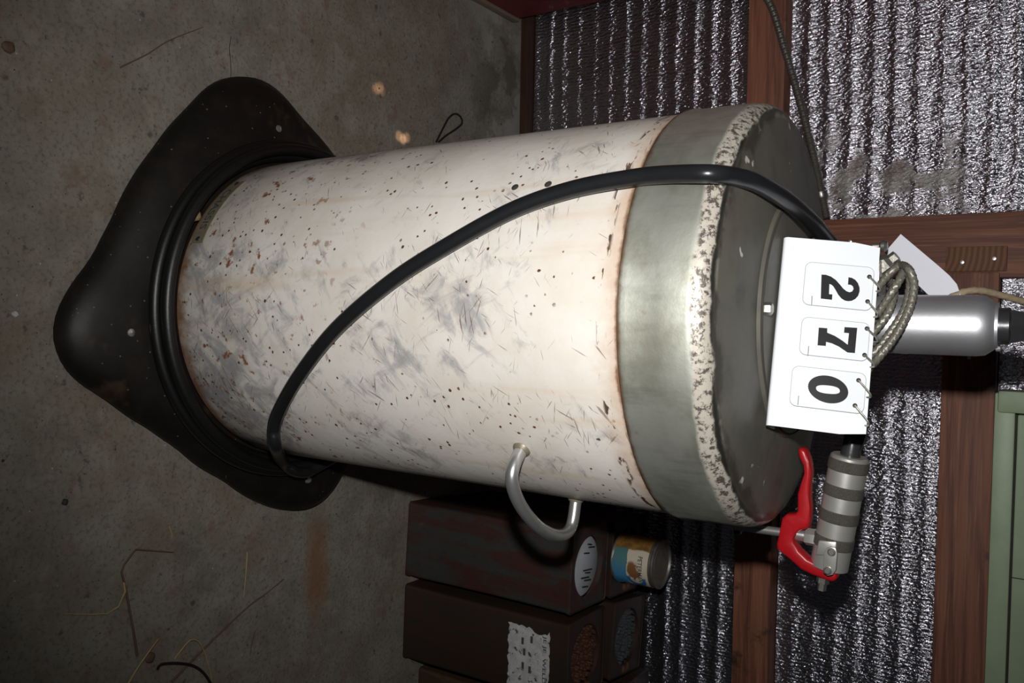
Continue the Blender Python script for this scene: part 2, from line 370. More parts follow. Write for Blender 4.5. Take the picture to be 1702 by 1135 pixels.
def prism(pts, nrm, th, bev=0.0):
    """flat outline (3D points on one plane) given thickness th along nrm"""
    bm = bmesh.new(); f = bm.faces.new([bm.verts.new(p) for p in pts]); bm.normal_update()
    if f.normal.dot(nrm) > 0: f.normal_flip()
    ex = bmesh.ops.extrude_face_region(bm, geom=[f]); nv = [g for g in ex['geom'] if isinstance(g, bmesh.types.BMVert)]
    for v in nv: v.co += nrm.normalized()*th
    if bev:
        bm.normal_update(); es = [e for e in bm.edges if len(e.link_faces) == 2 and e.calc_face_angle(0) > .9]
        bmesh.ops.bevel(bm, geom=es, offset=bev, segments=2, affect='EDGES', profile=.5, clamp_overlap=True)
    bmesh.ops.triangulate(bm, faces=[f for f in bm.faces if len(f.verts) > 4])
    bm.verts.index_update(); g = ([v.co.copy() for v in bm.verts], [tuple(v.index for v in f.verts) for f in bm.faces]); bm.free(); return g
def ringplate(outer, inner, z):
    """flat plate with a hole: outer and inner loops of equal length"""
    n = len(outer); vs_ = [V((x, y, z)) for x, y in outer]+[V((x, y, z)) for x, y in inner]
    return vs_, [(k, (k+1) % n, n+(k+1) % n, n+k) for k in range(n)]
def rrect(w, h, r, n=6, cx=0, cy=0):
    out = []
    for sx_, sy_, a in ((1, 1, 0), (-1, 1, 90), (-1, -1, 180), (1, -1, 270)):
        for k in range(n+1):
            t = math.radians(a+90*k/n); out.append((cx+sx_*(w/2-r)+r*math.cos(t), cy+sy_*(h/2-r)+r*math.sin(t)))
    return out
def text_geo(s, size, fit=None):
    cu = bpy.data.curves.new('lettering', 'FONT'); cu.body = s; cu.size = size; cu.resolution_u = 3; cu.offset = size*.012
    o = bpy.data.objects.new('lettering', cu); COL.objects.link(o); bpy.context.view_layer.update()
    me = bpy.data.meshes.new_from_object(o.evaluated_get(bpy.context.evaluated_depsgraph_get()))
    g = ([v.co.copy() for v in me.vertices], [tuple(p.vertices) for p in me.polygons])
    bpy.data.objects.remove(o, do_unlink=True); bpy.data.curves.remove(cu); bpy.data.meshes.remove(me)
    x0 = min(v.x for v in g[0]); x1 = max(v.x for v in g[0]); y0 = min(v.y for v in g[0]); y1 = max(v.y for v in g[0])
    sx_ = (fit[0]/(x1-x0), fit[1]/(y1-y0)) if fit else (1, 1)
    return [V(((v.x-(x0+x1)/2)*sx_[0], (v.y-(y0+y1)/2)*sx_[1], 0)) for v in g[0]], g[1]

# ------------------------------------------------------------------ the setting
def floor_geo():
    n = 60; vs_ = []; fs = []
    for i in range(n+1):
        for j in range(n+1): vs_.append(V((-2.6+5.2*i/n, -2.6+3.42*j/n, 0)))
    for i in range(n):
        for j in range(n): fs.append((i*(n+1)+j, (i+1)*(n+1)+j, (i+1)*(n+1)+j+1, i*(n+1)+j+1))
    return vs_, fs
floor = mk('floor', floor_geo(), 'floor', struct=True)
mk('crack', sweep([onz((383+dx, y), .0003) for dx, y in ((1, 60), (-2, 80), (0, 100), (1, 118), (0, 135), (2, 150))], .0009, 6, flat=.4), 'grit', floor)

YW, YF = 0.705, 0.662      # foil plane, face of the timber
wall = mk('wall_back', box(-2.6, 2.6, .735, .80, 0, 2.3), 'sill', struct=True)
def foil(x0, x1, z0, z1, mat, seed, ridge=.0030):
    nx, nz = max(8, int((x1-x0)/.02)), max(8, int((z1-z0)/.0042)); vs_ = []; fs = []
    for i in range(nx+1):
        for j in range(nz+1):
            x = x0+(x1-x0)*i/nx; z = z0+(z1-z0)*j/nz
            q = V((x*1.1, seed, z*2.5)); ph = z/.0365+.35*noise.noise(q)+.10*noise.noise(V((x*5, z*5, seed)))
            s = .5+.5*math.cos(2*math.pi*ph); amp = ridge*(.55+.6*abs(noise.noise(V((math.floor(ph)*.73, seed, x*.6)))*1.6))
            vs_.append(V((x, YW-amp*s**2.2-.004*noise.noise(V((x*2.2, z*2.6, seed+4))), z)))
    for i in range(nx):
        for j in range(nz): a = i*(nz+1)+j; fs.append((a, a+nz+1, a+nz+2, a+1))
    return vs_, fs
FOILS = [(-2.5, 2.5, .03, .512, 'foil', 1, .0028), (-2.5, -.172, .588, 1.30, 'foil2', 2, .0027), (-.08, 2.5, .592, .862, 'foil', 3, .0016), (-.08, 2.5, .94, 1.30, 'foil', 5, .0010),
         (-2.5, 2.5, 1.375, 2.25, 'foil', 6)]
for a in FOILS: mk('foil_sheet', foil(*a), a[4], wall, smooth=0)
for o in wall.children: o.data.polygons.foreach_set('use_smooth', [True]*len(o.data.polygons))
mk('sill_plate', box(-2.6, 2.6, .692, .735, 0, .027, .002), 'sill', wall)
mk('girt', box(-2.6, 2.6, YF, .735, .521, .590, .003), 'woodx', wall)
mk('girt', box(-.0785, 2.6, YF-.003, .735, .861, .9385, .003), 'woodx', wall)
mk('girt', box(-2.6, 2.6, YF, .735, 1.305, 1.375, .003), 'woodx', wall)
mk('stud', box(-.175, -.070, YF+.004, .735, .590, 1.305, .003), 'woodz', wall)
mk('girt_end', box(-.120, -.080, YF-.004, .72, .861, .948, .0015), 'endgrain', wall)
for x, z in ((-.135, .71), (-.095, .885), (-.10, .93), (.06, .90)):
    nh = mk('nail_head', lathe([(.0001, 0), (.003, 0), (.003, .001), (.0001, .0015)], seg=10), 'steel', wall)
    nh.location = (x, YF-.0035 if z > .86 else YF+.004, z); nh.rotation_euler = (math.radians(90), 0, 0)

# red cabinet against the wall
rc = thing('cabinet', 'dark red painted metal cabinet against the foil-lined wall', 'cabinet', (-.90, .45, 0))
mk('body', box(-1.20, -.638, .10, .657, .016, .95, .008), 'redcab', rc, off=rc.location)
mk('plywood_base', box(-1.20, -.634, .10, .659, .0, .016, .002), 'ply', rc, off=rc.location)
mk('door', box(-1.17, -.67, .088, .0995, .05, .92, .004), 'redcab', rc, off=rc.location)
mk('door_handle', sweep([V((-.72, .087, .46)), V((-.72, .07, .47)), V((-.72, .07, .57)), V((-.72, .087, .58))], .005, 10), 'oldsteel', rc, off=rc.location)

# pale green cabinet on the timber
gc = thing('wall_cabinet', 'pale green painted metal cabinet on the wall above the timber rail', 'cabinet', (.6, .64, .941))
go = gc.location
mk('bottom_rail', box(.112, 1.25, .628, .6585, .9395, .968, .003), 'green', gc, off=go)
mk('corner_cap', box(.108, .142, .620, .6585, .944, 1.32, .004), 'green', gc, off=go)
mk('body', box(.145, 1.25, .634, .6585, .971, 1.30, .003), 'green', gc, off=go)
mk('seam_strip', box(.145, 1.25, .636, .657, .967, .972), 'grit', gc, off=go)
for x in (.40, .80): mk('panel_joint', box(x, x+.0015, .6335, .64, .971, 1.30), 'grit', gc, off=go)

# flexible conduit across the wall
cp = smooth_path([(-.622, .690, .40), (-.618, .672, .47), (-.606, .654, .512), ony((1276, 0), .652), ony((1305, 85), .652), ony((1330, 170), .652), ony((1350, 250), .652), ony((1363, 310), .655), ony((1374, 362), .655)], .0011)
cr = [.0062*(1+.13*math.sin(2*math.pi*i/4.5)) for i in range(len(cp))]
co = thing('flexible_conduit', 'ribbed grey flexible metal conduit slanting across the foil wall', 'conduit', tuple(cp[-1]))
mk('conduit_sleeve', sweep(cp, cr, 10), 'conduit', co, off=co.location)
e = cp[-1]; e0 = ony((1364, 318), .655); e1 = ony((1367, 332), .655)
mk('coupling', turned(e0, e1, [(.0085, 0), (.0105, .002), (.0105, .011), (.0085, .014)], 12), 'oldsteel', co, off=co.location)

# ------------------------------------------------------------------ grease drum
gd = thing('grease_drum', 'scuffed white grease drum with grey metal hood, black base and coiled hose', 'drum')
R = .216
body = mk('container', lathe([(.15, .058), (.209, .0585), (.2135, .062), (R, .068), (R, .20), (R, .40), (R, .60), (R, .703), (.19, .703)], seg=128), 'drum', gd, smooth=40)
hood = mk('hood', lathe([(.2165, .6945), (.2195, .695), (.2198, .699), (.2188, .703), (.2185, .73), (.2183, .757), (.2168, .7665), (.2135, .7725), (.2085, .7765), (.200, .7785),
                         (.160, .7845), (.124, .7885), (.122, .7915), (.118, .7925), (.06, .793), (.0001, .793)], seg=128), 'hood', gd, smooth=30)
mk('seam_bead', sweep([V((.1195*math.sin(t), -.1195*math.cos(t), .7925)) for t in [2*math.pi*k/96 for k in range(96)]], .0009, 8, closed=True), 'grit', hood)
# lobed base: rounded square lofted to a round neck
def base_geo():
    n = 160
    OUT = [(106, 498), (155, 431), (187, 368), (219, 301), (254, 252), (310, 185), (352, 142), (380, 133), (409, 132), (434, 139), (458, 156), (493, 199), (546, 262),
           (90, 540), (93, 575), (116, 620), (176, 659), (247, 708), (293, 740), (370, 793), (434, 833), (455, 841), (504, 843), (532, 828), (550, 807), (560, 782)]
    pol = []
    for p in OUT: q = onz(p, .008); pol.append((math.atan2(q.x, -q.y), q.xy.length))
    pol += [(math.radians(a_), r_) for a_, r_ in ((128, .292), (145, .268), (160, .292), (172, .325), (180, .338), (188, .338), (196, .322), (208, .290), (222, .266), (235, .262))]
    pol = sorted(((a_ % (2*math.pi)), r_) for a_, r_ in pol)
    def raw(t):
        t %= 2*math.pi
        for k in range(len(pol)):
            (a0, r0), (a1, r1) = pol[k], pol[(k+1) % len(pol)]
            if k == len(pol)-1: a1 += 2*math.pi
            tt = t+2*math.pi if t < pol[0][0] else t
            if a0 <= tt <= a1: return r0+(r1-r0)*(tt-a0)/(a1-a0)
        return .27
    def rs(t, s): return s*sum(raw(t+d*.02)*w_ for d, w_ in ((-3, .1), (-2, .15), (-1, .2), (0, .1), (1, .2), (2, .15), (3, .1)))
    rot = 0.0
    prof = [(1.0, .004, 0), (1.012, .010, 0), (1.008, .018, 0), (.975, .0295, .05), (.93, .038, .18), (.86, .0455, .5), (.80, .050, .85), (.78, .0515, 1.0), (.70, .052, 1.0), (.50, .052, 1.0)]
    vs_ = []; fs = []
    for s, z, k in prof:
        for i in range(n):
            t = 2*math.pi*i/n; q = rs(t-rot, s); cr_ = .262*min(s, 1)*1.14; r = q*(1-k)+cr_*k
            vs_.append(V((r*math.sin(t), -r*math.cos(t), z)))
    for j in range(len(prof)-1):
        for i in range(n): fs.append((j*n+i, j*n+(i+1) % n, (j+1)*n+(i+1) % n, (j+1)*n+i))
    fs.append(tuple(range((len(prof)-1)*n, len(prof)*n)))
    # underside
    k = len(vs_); inner = [(.965, .004), (.93, .024), (.5, .040)]
    for s, z in inner:
        for i in range(n): t = 2*math.pi*i/n; r = rs(t-rot, s); vs_.append(V((r*math.sin(t), -r*math.cos(t), z)))
    for i in range(n): fs.append((i, (i+1) % n, k+(i+1) % n, k+i))
    for j in range(2):
        for i in range(n): fs.append((k+j*n+i, k+j*n+(i+1) % n, k+(j+1)*n+(i+1) % n, k+(j+1)*n+i))
    return vs_, fs
base = mk('base', base_geo(), 'base', gd, smooth=50)
for i in range(4):
    t = math.radians(7+90*i); p = V((.268*math.sin(t), -.268*math.cos(t), .034))
    bh = mk('bolt_head', lathe([(.0065, 0), (.0065, .006), (.005, .0095), (.0001, .011)], (p.x, p.y), 12), 'steel', base)
    bh.location.z = .0375
for i in range(4):
    t = math.radians(7+90*i); p = V((.25*math.sin(t), -.25*math.cos(t), 0)); d = V((math.cos(t), math.sin(t), 0))
    mk('caster', turned(p-d*.008+V((0, 0, .0135)), p+d*.008+V((0, 0, .0135)), [(.011, 0), (.0135, .003), (.0135, .013), (.011, .016)], 18), 'coil', base)
# hose coil lying round the foot of the drum
for rr, zz in ((.2435, .0610), (.2275, .0600), (.236, .0755)):
    pts = [V((rr*math.sin(t)+.001*math.sin(3*t), -rr*math.cos(t), zz+.0012*math.sin(2*t+rr*90))) for t in [2*math.pi*k/120 for k in range(120)]]
    mk('hose_turn', sweep(pts, .0082, 12, closed=True), 'coil', gd)
# hose rising over the drum front to the pump
hp = [V((.245*math.sin(math.radians(a_)), -.245*math.cos(math.radians(a_)), .0765)) for a_ in (168, 156, 144, 132, 121)]
hp += [onz((527, 776), .080), onz((508, 785), .084), onz((487, 782), .092), onz((469, 766), .108), oncyl((458, 742), .244), oncyl((455, 712), .237), oncyl((465, 680), .230)]
hp += [oncyl(p, .2265) for p in ((500, 620), (560, 545), (650, 468), (740, 410), (850, 350), (950, 315), (1050, 296))]
hp += [oncyl((1110, 290), .228), oncyl((1180, 289), .229), ony((1222, 294), -.168), ony((1260, 305), -.138), ony((1310, 335), -.086), ony((1350, 370), -.035), ony((1375, 400), .003), V((-.052, .030, .836)), V((-.020, .032, .842)), V((.004, .02, .845))]
mk('hose', sweep(smooth_path(hp, .006), .0082, 16), 'rubber', gd)
# carrying handle
hz = .565; hpts = []
for az, r in ((40, .212), (40.3, .232), (42, .246), (46, .2535), (52, .2575), (60, .260), (67, .260), (72, .258), (75.5, .252), (77, .240), (77.2, .212)):
    t = math.radians(az); hpts.append(V((r*math.sin(t), -r*math.cos(t), hz)))
hd = mk('carry_handle', sweep(smooth_path(hpts, .003), .0068, 16), 'steel', gd)
for az in (40, 77.2):
    t = math.radians(az); d = V((math.sin(t), -math.cos(t), 0)); mk('weld_collar', turned(d*.2145+V((0, 0, hz)), d*.23+V((0, 0, hz)), [(.0105, 0), (.009, .003), (.0072, .005)], 16), 'brass', hd)
# stamped name plate near the foot
def bend(u, v, r): t = math.radians(-37.5)+u/r; return V((r*math.sin(t), -r*math.cos(t), v))
pw, ph = .112, .023
vs_, fs = [], []
for r in (.2158, .2170):
    for i in range(25):
        for j in range(2): vs_.append(bend(-pw/2+pw*i/24, .0845-ph/2+ph*j, r))
for i in range(24):
    a = 50+i*2; fs += [(a, a+2, a+3, a+1), (i*2, i*2+2, a+2, a), (i*2+1, i*2+3, a+3, a+1)]
fs += [(0, 1, 51, 50), (48, 49, 99, 98)]
plate = mk('name_plate', (vs_, fs), 'brass', body)
tg = text_geo('CHASSIS', .016, (.072, .013))
mk('lettering', ([bend(v.x, .0845+v.y, .2174) for v in tg[0]], tg[1]), 'inklab', body, smooth=0)
for u in (-.050, .050): mk('rivet', turned(bend(u, .0845, .2165), bend(u, .0845, .2185), [(.0035, 0), (.0035, .0012), (.0015, .002)], 10), 'darkcap', body)
# two dark plugged holes in the shell
for px in ((856, 311), (911, 306)):
    p = oncyl(px, .2160); d = V((p.x, p.y, 0)).normalized(); mk('rivet', turned(p-d*.001, p+d*.002, [(.0042, 0), (.0040, .0012), (.002, .0022)], 10), 'grit', body)

# pump on the hood
PX = .0045
pump = mk('pump_cylinder', lathe([(.0285, .858), (.0285, .8655), (.0278, .866), (.0278, .8675), (.0283, .868), (.0283, .955), (.0272, .9625), (.0235, .9675), (.0215, .970), (.0215, .9725), (.0001, .9725)], (PX, 0), 48), 'alu', gd)
mk('pump_body', lathe([(.040, .7925), (.040, .800), (.030, .803), (.024, .808), (.024, .835), (.030, .840), (.031, .852), (.0285, .858)], (PX, 0), 32), 'oldsteel', gd)
mk('top_cap', lathe([(.0165, .9715), (.0165, .986), (.0155, .9885), (.0155, .990), (.0155, .992), (.011, 1.000), (.004, 1.003), (.0001, 1.003)], (PX, 0), 6), 'darkcap', pump)
mk('cap_ring', lathe([(.0145, .968), (.0168, .970), (.0168, .981), (.0145, .9825)], (PX, 0), 32), 'darkcap', pump)
mk('bleed_screw', lathe([(.0026, .971), (.0026, .9745), (.0001, .976)], (PX+.0205, -.004), 10), 'steel', pump)
mk('casting', box(-.062, -.006, -.006, .034, .838, .872, .006), 'oldsteel', gd)
mk('air_inlet', turned(V((-.050, .012, .868)), V((-.062, .010, .884)), [(.010, 0), (.010, .010), (.008, .012), (.006, .014), (.006, .020)], 6), 'oldsteel', gd)
kb = ony((1467, 409), .008); mk('inlet_knob', turned(kb-V((0, 0, .009)), kb+V((0, 0, .004)), [(.003, 0), (.003, .006), (.0055, .008), (.006, .011), (.004, .0135)], 12), 'oldsteel', gd)
for az, r in ((-4, .1125), (116, .1), (176, .1), (236, .1)):
    t = math.radians(az); mk('bolt_head', turned(V((r*math.sin(t), -r*math.cos(t), .792)), V((r*math.sin(t), -r*math.cos(t), .9)), [(.0062, 0), (.0062, .006), (.005, .0075)], 6), 'oldsteel', hood)
# --- control valve with red lever resting over the hood edge
YC = .030
cv = mk('control_valve', turned(ony((1413, 757), YC), ony((1380, 930), YC), [(.0170, 0), (.0188, .0015), (.0190, .004), (.0190, .120)], 32), 'zinc', gd)
A, B = ony((1413, 757), YC), ony((1380, 930), YC); AB = (B-A).normalized()
for s in (.004, .031, .058, .086): mk('knurled_band', turned(A+AB*s, B, [(.0190, 0), (.0200, .001), (.0200, .011), (.0190, .012)], 36), 'knurl', cv)
def px4(c, o, s): return (o[0]+c[0]/s, o[1]+c[1]/s)
L = [(490, 60), (520, 90), (545, 160), (556, 240), (548, 330), (543, 420), (552, 500), (547, 600), (525, 655), (480, 662), (445, 690), (428, 725), (430, 755), (470, 810), (530, 870), (590, 900), (640, 910), (740, 965), (747, 1010), (720, 1040), (680, 1030), (560, 985), (480, 945),
     (400, 870), (310, 800), (305, 760), (325, 680), (345, 575), (380, 545), (440, 548), (458, 520), (458, 400), (478, 330), (505, 250), (500, 190), (468, 130), (460, 85), (470, 65)]
lev = mk('lever', prism([ony(px4(c, (1220, 730), 4.365), YC-.014) for c in L], V((0, 1, 0)), .018, .004), 'red', cv, smooth=45)
tr = [ony(px4(c, (1220, 730), 4.365), YC+.008) for c in ((530, 430), (538, 520), (530, 620), (505, 670))]
mk('trigger_rib', sweep(smooth_path(tr, .004), [.004]*0 or .0045, 10), 'red', lev)
mk('outlet_rod', sweep([ony((1222, 874), YC), ony((1245, 877), YC), ony((1325, 888), YC)], .0048, 14), 'steel', cv)
mk('rod_holder', box(.213, .243, YC+.001, YC+.010, .722, .730, .002), 'darkcap', gd)
mk('ferrule', turned(ony((1318, 887), YC), ony((1345, 892), YC), [(.0066, 0), (.0066, .02)], 16), 'steel', cv)
mk('hex_nut', turned(ony((1339, 891), YC), ony((1362, 895), YC), [(.0085, 0), (.0092, .001), (.0092, .012), (.0085, .013)], 6), 'zinc', cv)
mk('end_block', prism([ony(px4(c, (1220, 730), 4.365), YC-.021) for c in ((612, 735), (742, 745), (742, 830), (650, 845), (592, 838))], V((0, 1, 0)), .022, .0015), 'zinc', cv)
LK = [(650, 835), (668, 795), (700, 778), (738, 790), (748, 830), (738, 950), (715, 985), (680, 992), (648, 970), (645, 930)]
lk = mk('link_plate', prism([ony(px4(c, (1220, 730), 4.365), YC-.027) for c in LK], V((0, 1, 0)), .005, .0008), 'zinc', cv)
mk('link_plate', prism([ony(px4((c[0]+28, c[1]+10), (1220, 730), 4.365), YC+.010) for c in LK], V((0, 1, 0)), .005, .0008), 'oldsteel', cv)
for c in ((708, 818), (680, 953)):
    p = ony(px4(c, (1220, 730), 4.365), YC-.027); mk('rivet', turned(p+V((0, .002, 0)), p-V((0, .01, 0)), [(.0042, 0), (.0042, .003), (.0025, .0045)], 12), 'steel', lk)
p = ony(px4((648, 1000), (1220, 730), 4.365), YC-.006); q = ony(px4((640, 1060), (1220, 730), 4.365), YC-.006)
mk('adjusting_bolt', turned(p, q, [(.0065, 0), (.0065, .006), (.0045, .0065), (.0045, .014)], 6), 'oldsteel', cv)
mk('valve_hose', sweep(smooth_path([A+AB*.004, A-AB*.03+V((0, .003, .004)), V((.10, .040, .846)), V((.055, .038, .838)), V((.03, .018, .830)), V((.012, .008, .826))], .006), .0078, 14), 'rubber', gd)
mk('swivel', turned(A-AB*.022, A+AB*.002, [(.0080, 0), (.0092, .002), (.0092, .014), (.0100, .018), (.0100, .022)], 16), 'darkcap', cv)

# ------------------------------------------------------------------ number sign
BL, BR = V((-.07735, -.07048, .7930)), V((.09843, -.11246, .7930)); WD = (BR-BL).length; ex = (BR-BL).normalized()
bk = V((.2323, .97264, 0)); lam = math.radians(22); ey = V((0, 0, 1))*math.cos(lam)+bk*math.sin(lam); nr = ex.cross(ey).normalized()
if nr.y > 0: nr = -nr
HT = .0900
sg = thing('number_sign', 'white plastic flip number stand reading 270 on the drum hood', 'sign', tuple((BL+BR)/2)); so = sg.location
# board: front panel, rounded lower bend, foot panel going back
def board():
    sec = []; th = .0016
    for h in (HT, HT*.75, HT*.5, HT*.25, .010): sec.append(ey*h)
    c = ey*.010
    for k in range(1, 8):
        t = k/8; sec.append(ey*(.010*(1-t)**2) + bk*(.012*t*t) + V((0, 0, .0008)))
    sec += [bk*.02+V((0, 0, .0008)), bk*.034+V((0, 0, .0008))]
    vs_ = []; fs = []; n = len(sec)
    for side in (0, 1):
        for i, s in enumerate(sec):
            a = sec[max(i-1, 0)]; b = sec[min(i+1, n-1)]; d = (b-a).normalized(); nn = ex.cross(d).normalized(); nn = nn if nn.dot(bk+V((0, 0, .5))) > 0 else -nn
            off = nn*th*side; e = .003 if i == 0 else 0
            vs_ += [BL+ex*e+s+off, BR-ex*e+s+off]
    for side in (0, 1):
        k = side*2*n
        for i in range(n-1): fs.append((k+2*i, k+2*i+1, k+2*i+3, k+2*i+2))
    k = 2*n
    for i in range(n-1): fs += [(2*i, 2*i+2, k+2*i+2, k+2*i), (2*i+1, 2*i+3, k+2*i+3, k+2*i+1)]
    fs += [(0, 1, k+1, k), (2*n-2, 2*n-1, k+2*n-1, k+2*n-2)]
    return vs_, fs
mk('board', board(), 'plastic', sg, off=so, smooth=40)
def sp(px, h=0.0): return onplane(px, BL+nr*h, nr)
def s_uv(px): q = sp(px)-BL; return q.dot(ex), q.dot(ey)
def card(pa, pb, lift):
    (u0, v0), (u1, v1) = s_uv(pa), s_uv(pb); u0, u1 = sorted((u0, u1)); v0, v1 = sorted((v0, v1)); v1 = min(v1, HT-.004)
    pts = [BL+ex*x+ey*y+nr*(.0006+lift) for x, y in rrect(u1-u0, v1-v0, .006, 6, (u0+u1)/2, (v0+v1)/2)]
    return prism(pts, nr, .0006), [p+nr*.0006 for p in pts]
two = [(430, 320), (520, 325), (620, 360), (720, 430), (800, 520), (870, 605), (940, 660), (1000, 678), (1050, 660), (1078, 610), (1065, 560), (1025, 528), (965, 522), (975, 375), (1040, 385), (1110, 425), (1165, 490), (1198, 580), (1200, 660), (1170, 750), (1110, 815), (1040, 850),
       (970, 858), (900, 845), (830, 800), (770, 730), (720, 640), (670, 560), (630, 525), (590, 510), (582, 715), (650, 722), (642, 830), (415, 805)]
seven = [(375, 297), (547, 310), (545, 400), (700, 465), (850, 560), (960, 645), (985, 410), (885, 400), (895, 287), (1152, 302), (1105, 812), (955, 800), (780, 680), (640, 615), (522, 585), (518, 668), (350, 655)]
def ell(a, b, c, ex_=1.0, n=40):
    o = []
    for k in range(n):
        t = 2*math.pi*k/n; ct = math.copysign(abs(math.cos(t))**ex_, math.cos(t)); st = math.copysign(abs(math.sin(t))**ex_, math.sin(t)); o.append((c[0]+a[0]*ct+b[0]*st, c[1]+a[1]*ct+b[1]*st))
    return o
CARDS = [((1339, 436), (1462, 519), .0010, two, (1330, 430)), ((1333, 527), (1456, 603), .0008, seven, (1330, 520)), ((1317, 608), (1446, 690), .0014, None, (1310, 600))]
for pa, pb, lift, outl, org in CARDS:
    cg, rim = card(pa, pb, lift); cdo = mk('number_card', cg, 'card', sg, off=so, smooth=0); h = lift+.00135
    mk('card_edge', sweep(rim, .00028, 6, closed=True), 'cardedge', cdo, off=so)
    if outl: g = prism([sp(px4(c, org, 12.157), h) for c in outl], nr, .0002)
    else:
        O = [sp(px4(c, org, 12.157), h) for c in ell((403, 20), (60, 283), (808, 573))]; I = [sp(px4(c, org, 12.157), h) for c in ell((240, 22), (12, 84), (804, 576), .8)]
        n = len(O); g = (O+I, [(k, (k+1) % n, n+(k+1) % n, n+k) for k in range(n)])
    mk('digit', g, 'ink', cdo, off=so, smooth=0)
    tk = [px4(c, org, 12.157) for c in ({'2': [(240, 750), (230, 930)]}['2'] if outl is two else [(172, 670), (155, 870)] if outl is seven else [(212, 700), (195, 890)])]
    a, b = sp(tk[0], h), sp(tk[1], h); t_ = (b-a).cross(nr).normalized()*.00025; mk('tick_mark', ([a+t_, a-t_, b-t_, b+t_], [(0, 1, 2, 3)]), 'ink', cdo, off=so, smooth=0)
for a, b in (((1445, 460), (1460, 481)), ((1442, 501), (1456, 524)), ((1441, 546), (1456, 566)), ((1437, 590), (1450, 608)), ((1427, 632), (1444, 658)), ((1421, 674), (1441, 705))):
    pa, pb = sp(a, .0034), sp(b, .0045); back = pb-nr*.012-ey*.006
    hc = sp(a, .0030); mk('punch_hole', prism([hc+(ex*math.cos(k*.5236)+ey*math.sin(k*.5236))*.0021 for k in range(12)], nr, .0002), 'ink', sg, off=so, smooth=0)
    mk('ring', sweep(smooth_path([pa-nr*.004, pa, pa+nr*.0012+(pb-pa)*.12, pb+ey*.002, back], .0015), .0009, 8), 'oldsteel', sg, off=so)

# ------------------------------------------------------------------ rope, tag and cord behind the sign
def ropepts(seq): return smooth_path([ony(p, y) for p, y in seq], .0012)
wr = thing('wire_rope', 'twisted clear-coated wire rope looped round the pump behind the sign', 'rope', tuple(ony((1480, 540), -.035)))
for seq in ([((1405, 560), -.012), ((1440, 545), -.030), ((1470, 505), -.036), ((1492, 470), -.036), ((1505, 448), -.028), ((1512, 455), -.032), ((1512, 480), -.036), ((1503, 515), -.040), ((1480, 552), -.044), ((1450, 590), -.048), ((1420, 612), -.044)],
            [((1410, 520), -.010), ((1440, 500), -.018), ((1478, 455), -.024), ((1497, 441), -.022), ((1510, 447), -.038), ((1517, 462), -.040), ((1519, 478), -.042), ((1512, 510), -.046), ((1492, 552), -.052), ((1462, 592), -.058), ((1436, 622), -.05)],
            [((1420, 590), -.030), ((1450, 555), -.038), ((1476, 520), -.036), ((1486, 485), -.026), ((1478, 468), -.006), ((1462, 470), .004), ((1440, 500), .006)]):
    mk('strand', sweep(ropepts(seq), .0036, 15, lobes=5, lobe=.13, twist=230), 'rope', wr, off=wr.location)
pt = thing('paper_tag', 'blank white paper tag tucked behind the silver pump cylinder', 'tag', tuple(ony((1540, 450), .04)))
tp = [(1497, 389), (1470, 420), (1542, 489), (1556, 500), (1575, 506), (1592, 504), (1597, 492), (1590, 472), (1578, 458), (1560, 442)]
nt = V((0, .92, .38)).normalized(); t0 = ony((1540, 450), .045)
mk('card', prism([onplane(p, t0, nt) for p in tp], nt, .0006), 'paper', pt, off=pt.location, smooth=0)
mk('tie_string', sweep(smooth_path([onplane((1582, 490), t0-nt*.001, nt), onplane((1575, 510), t0-nt*.002, nt), V((.02, .03, .91)), V((.012, .0285, .90))], .004), .0008, 8), 'paper', pt, off=pt.location)
cpts = [ony((1560, 505), .0325), ony((1600, 486), .036), ony((1630, 483), .045), ony((1665, 491), .06), ony((1702, 501), .075), ony((1760, 515), .10), ony((1850, 520), .30), ony((1960, 520), .62)]
cpts[-1] = V((cpts[-1].x, .662, 1.315)); cpts[-2] = V((cpts[-2].x, .42, 1.20))
tag(mk('cord', sweep(smooth_path(cpts, .003), .0034, 12, lobes=3, lobe=.12, twist=200), 'cord', off=tuple(cpts[0])), 'grubby brown cord running from the pump up to the wall', 'cord')

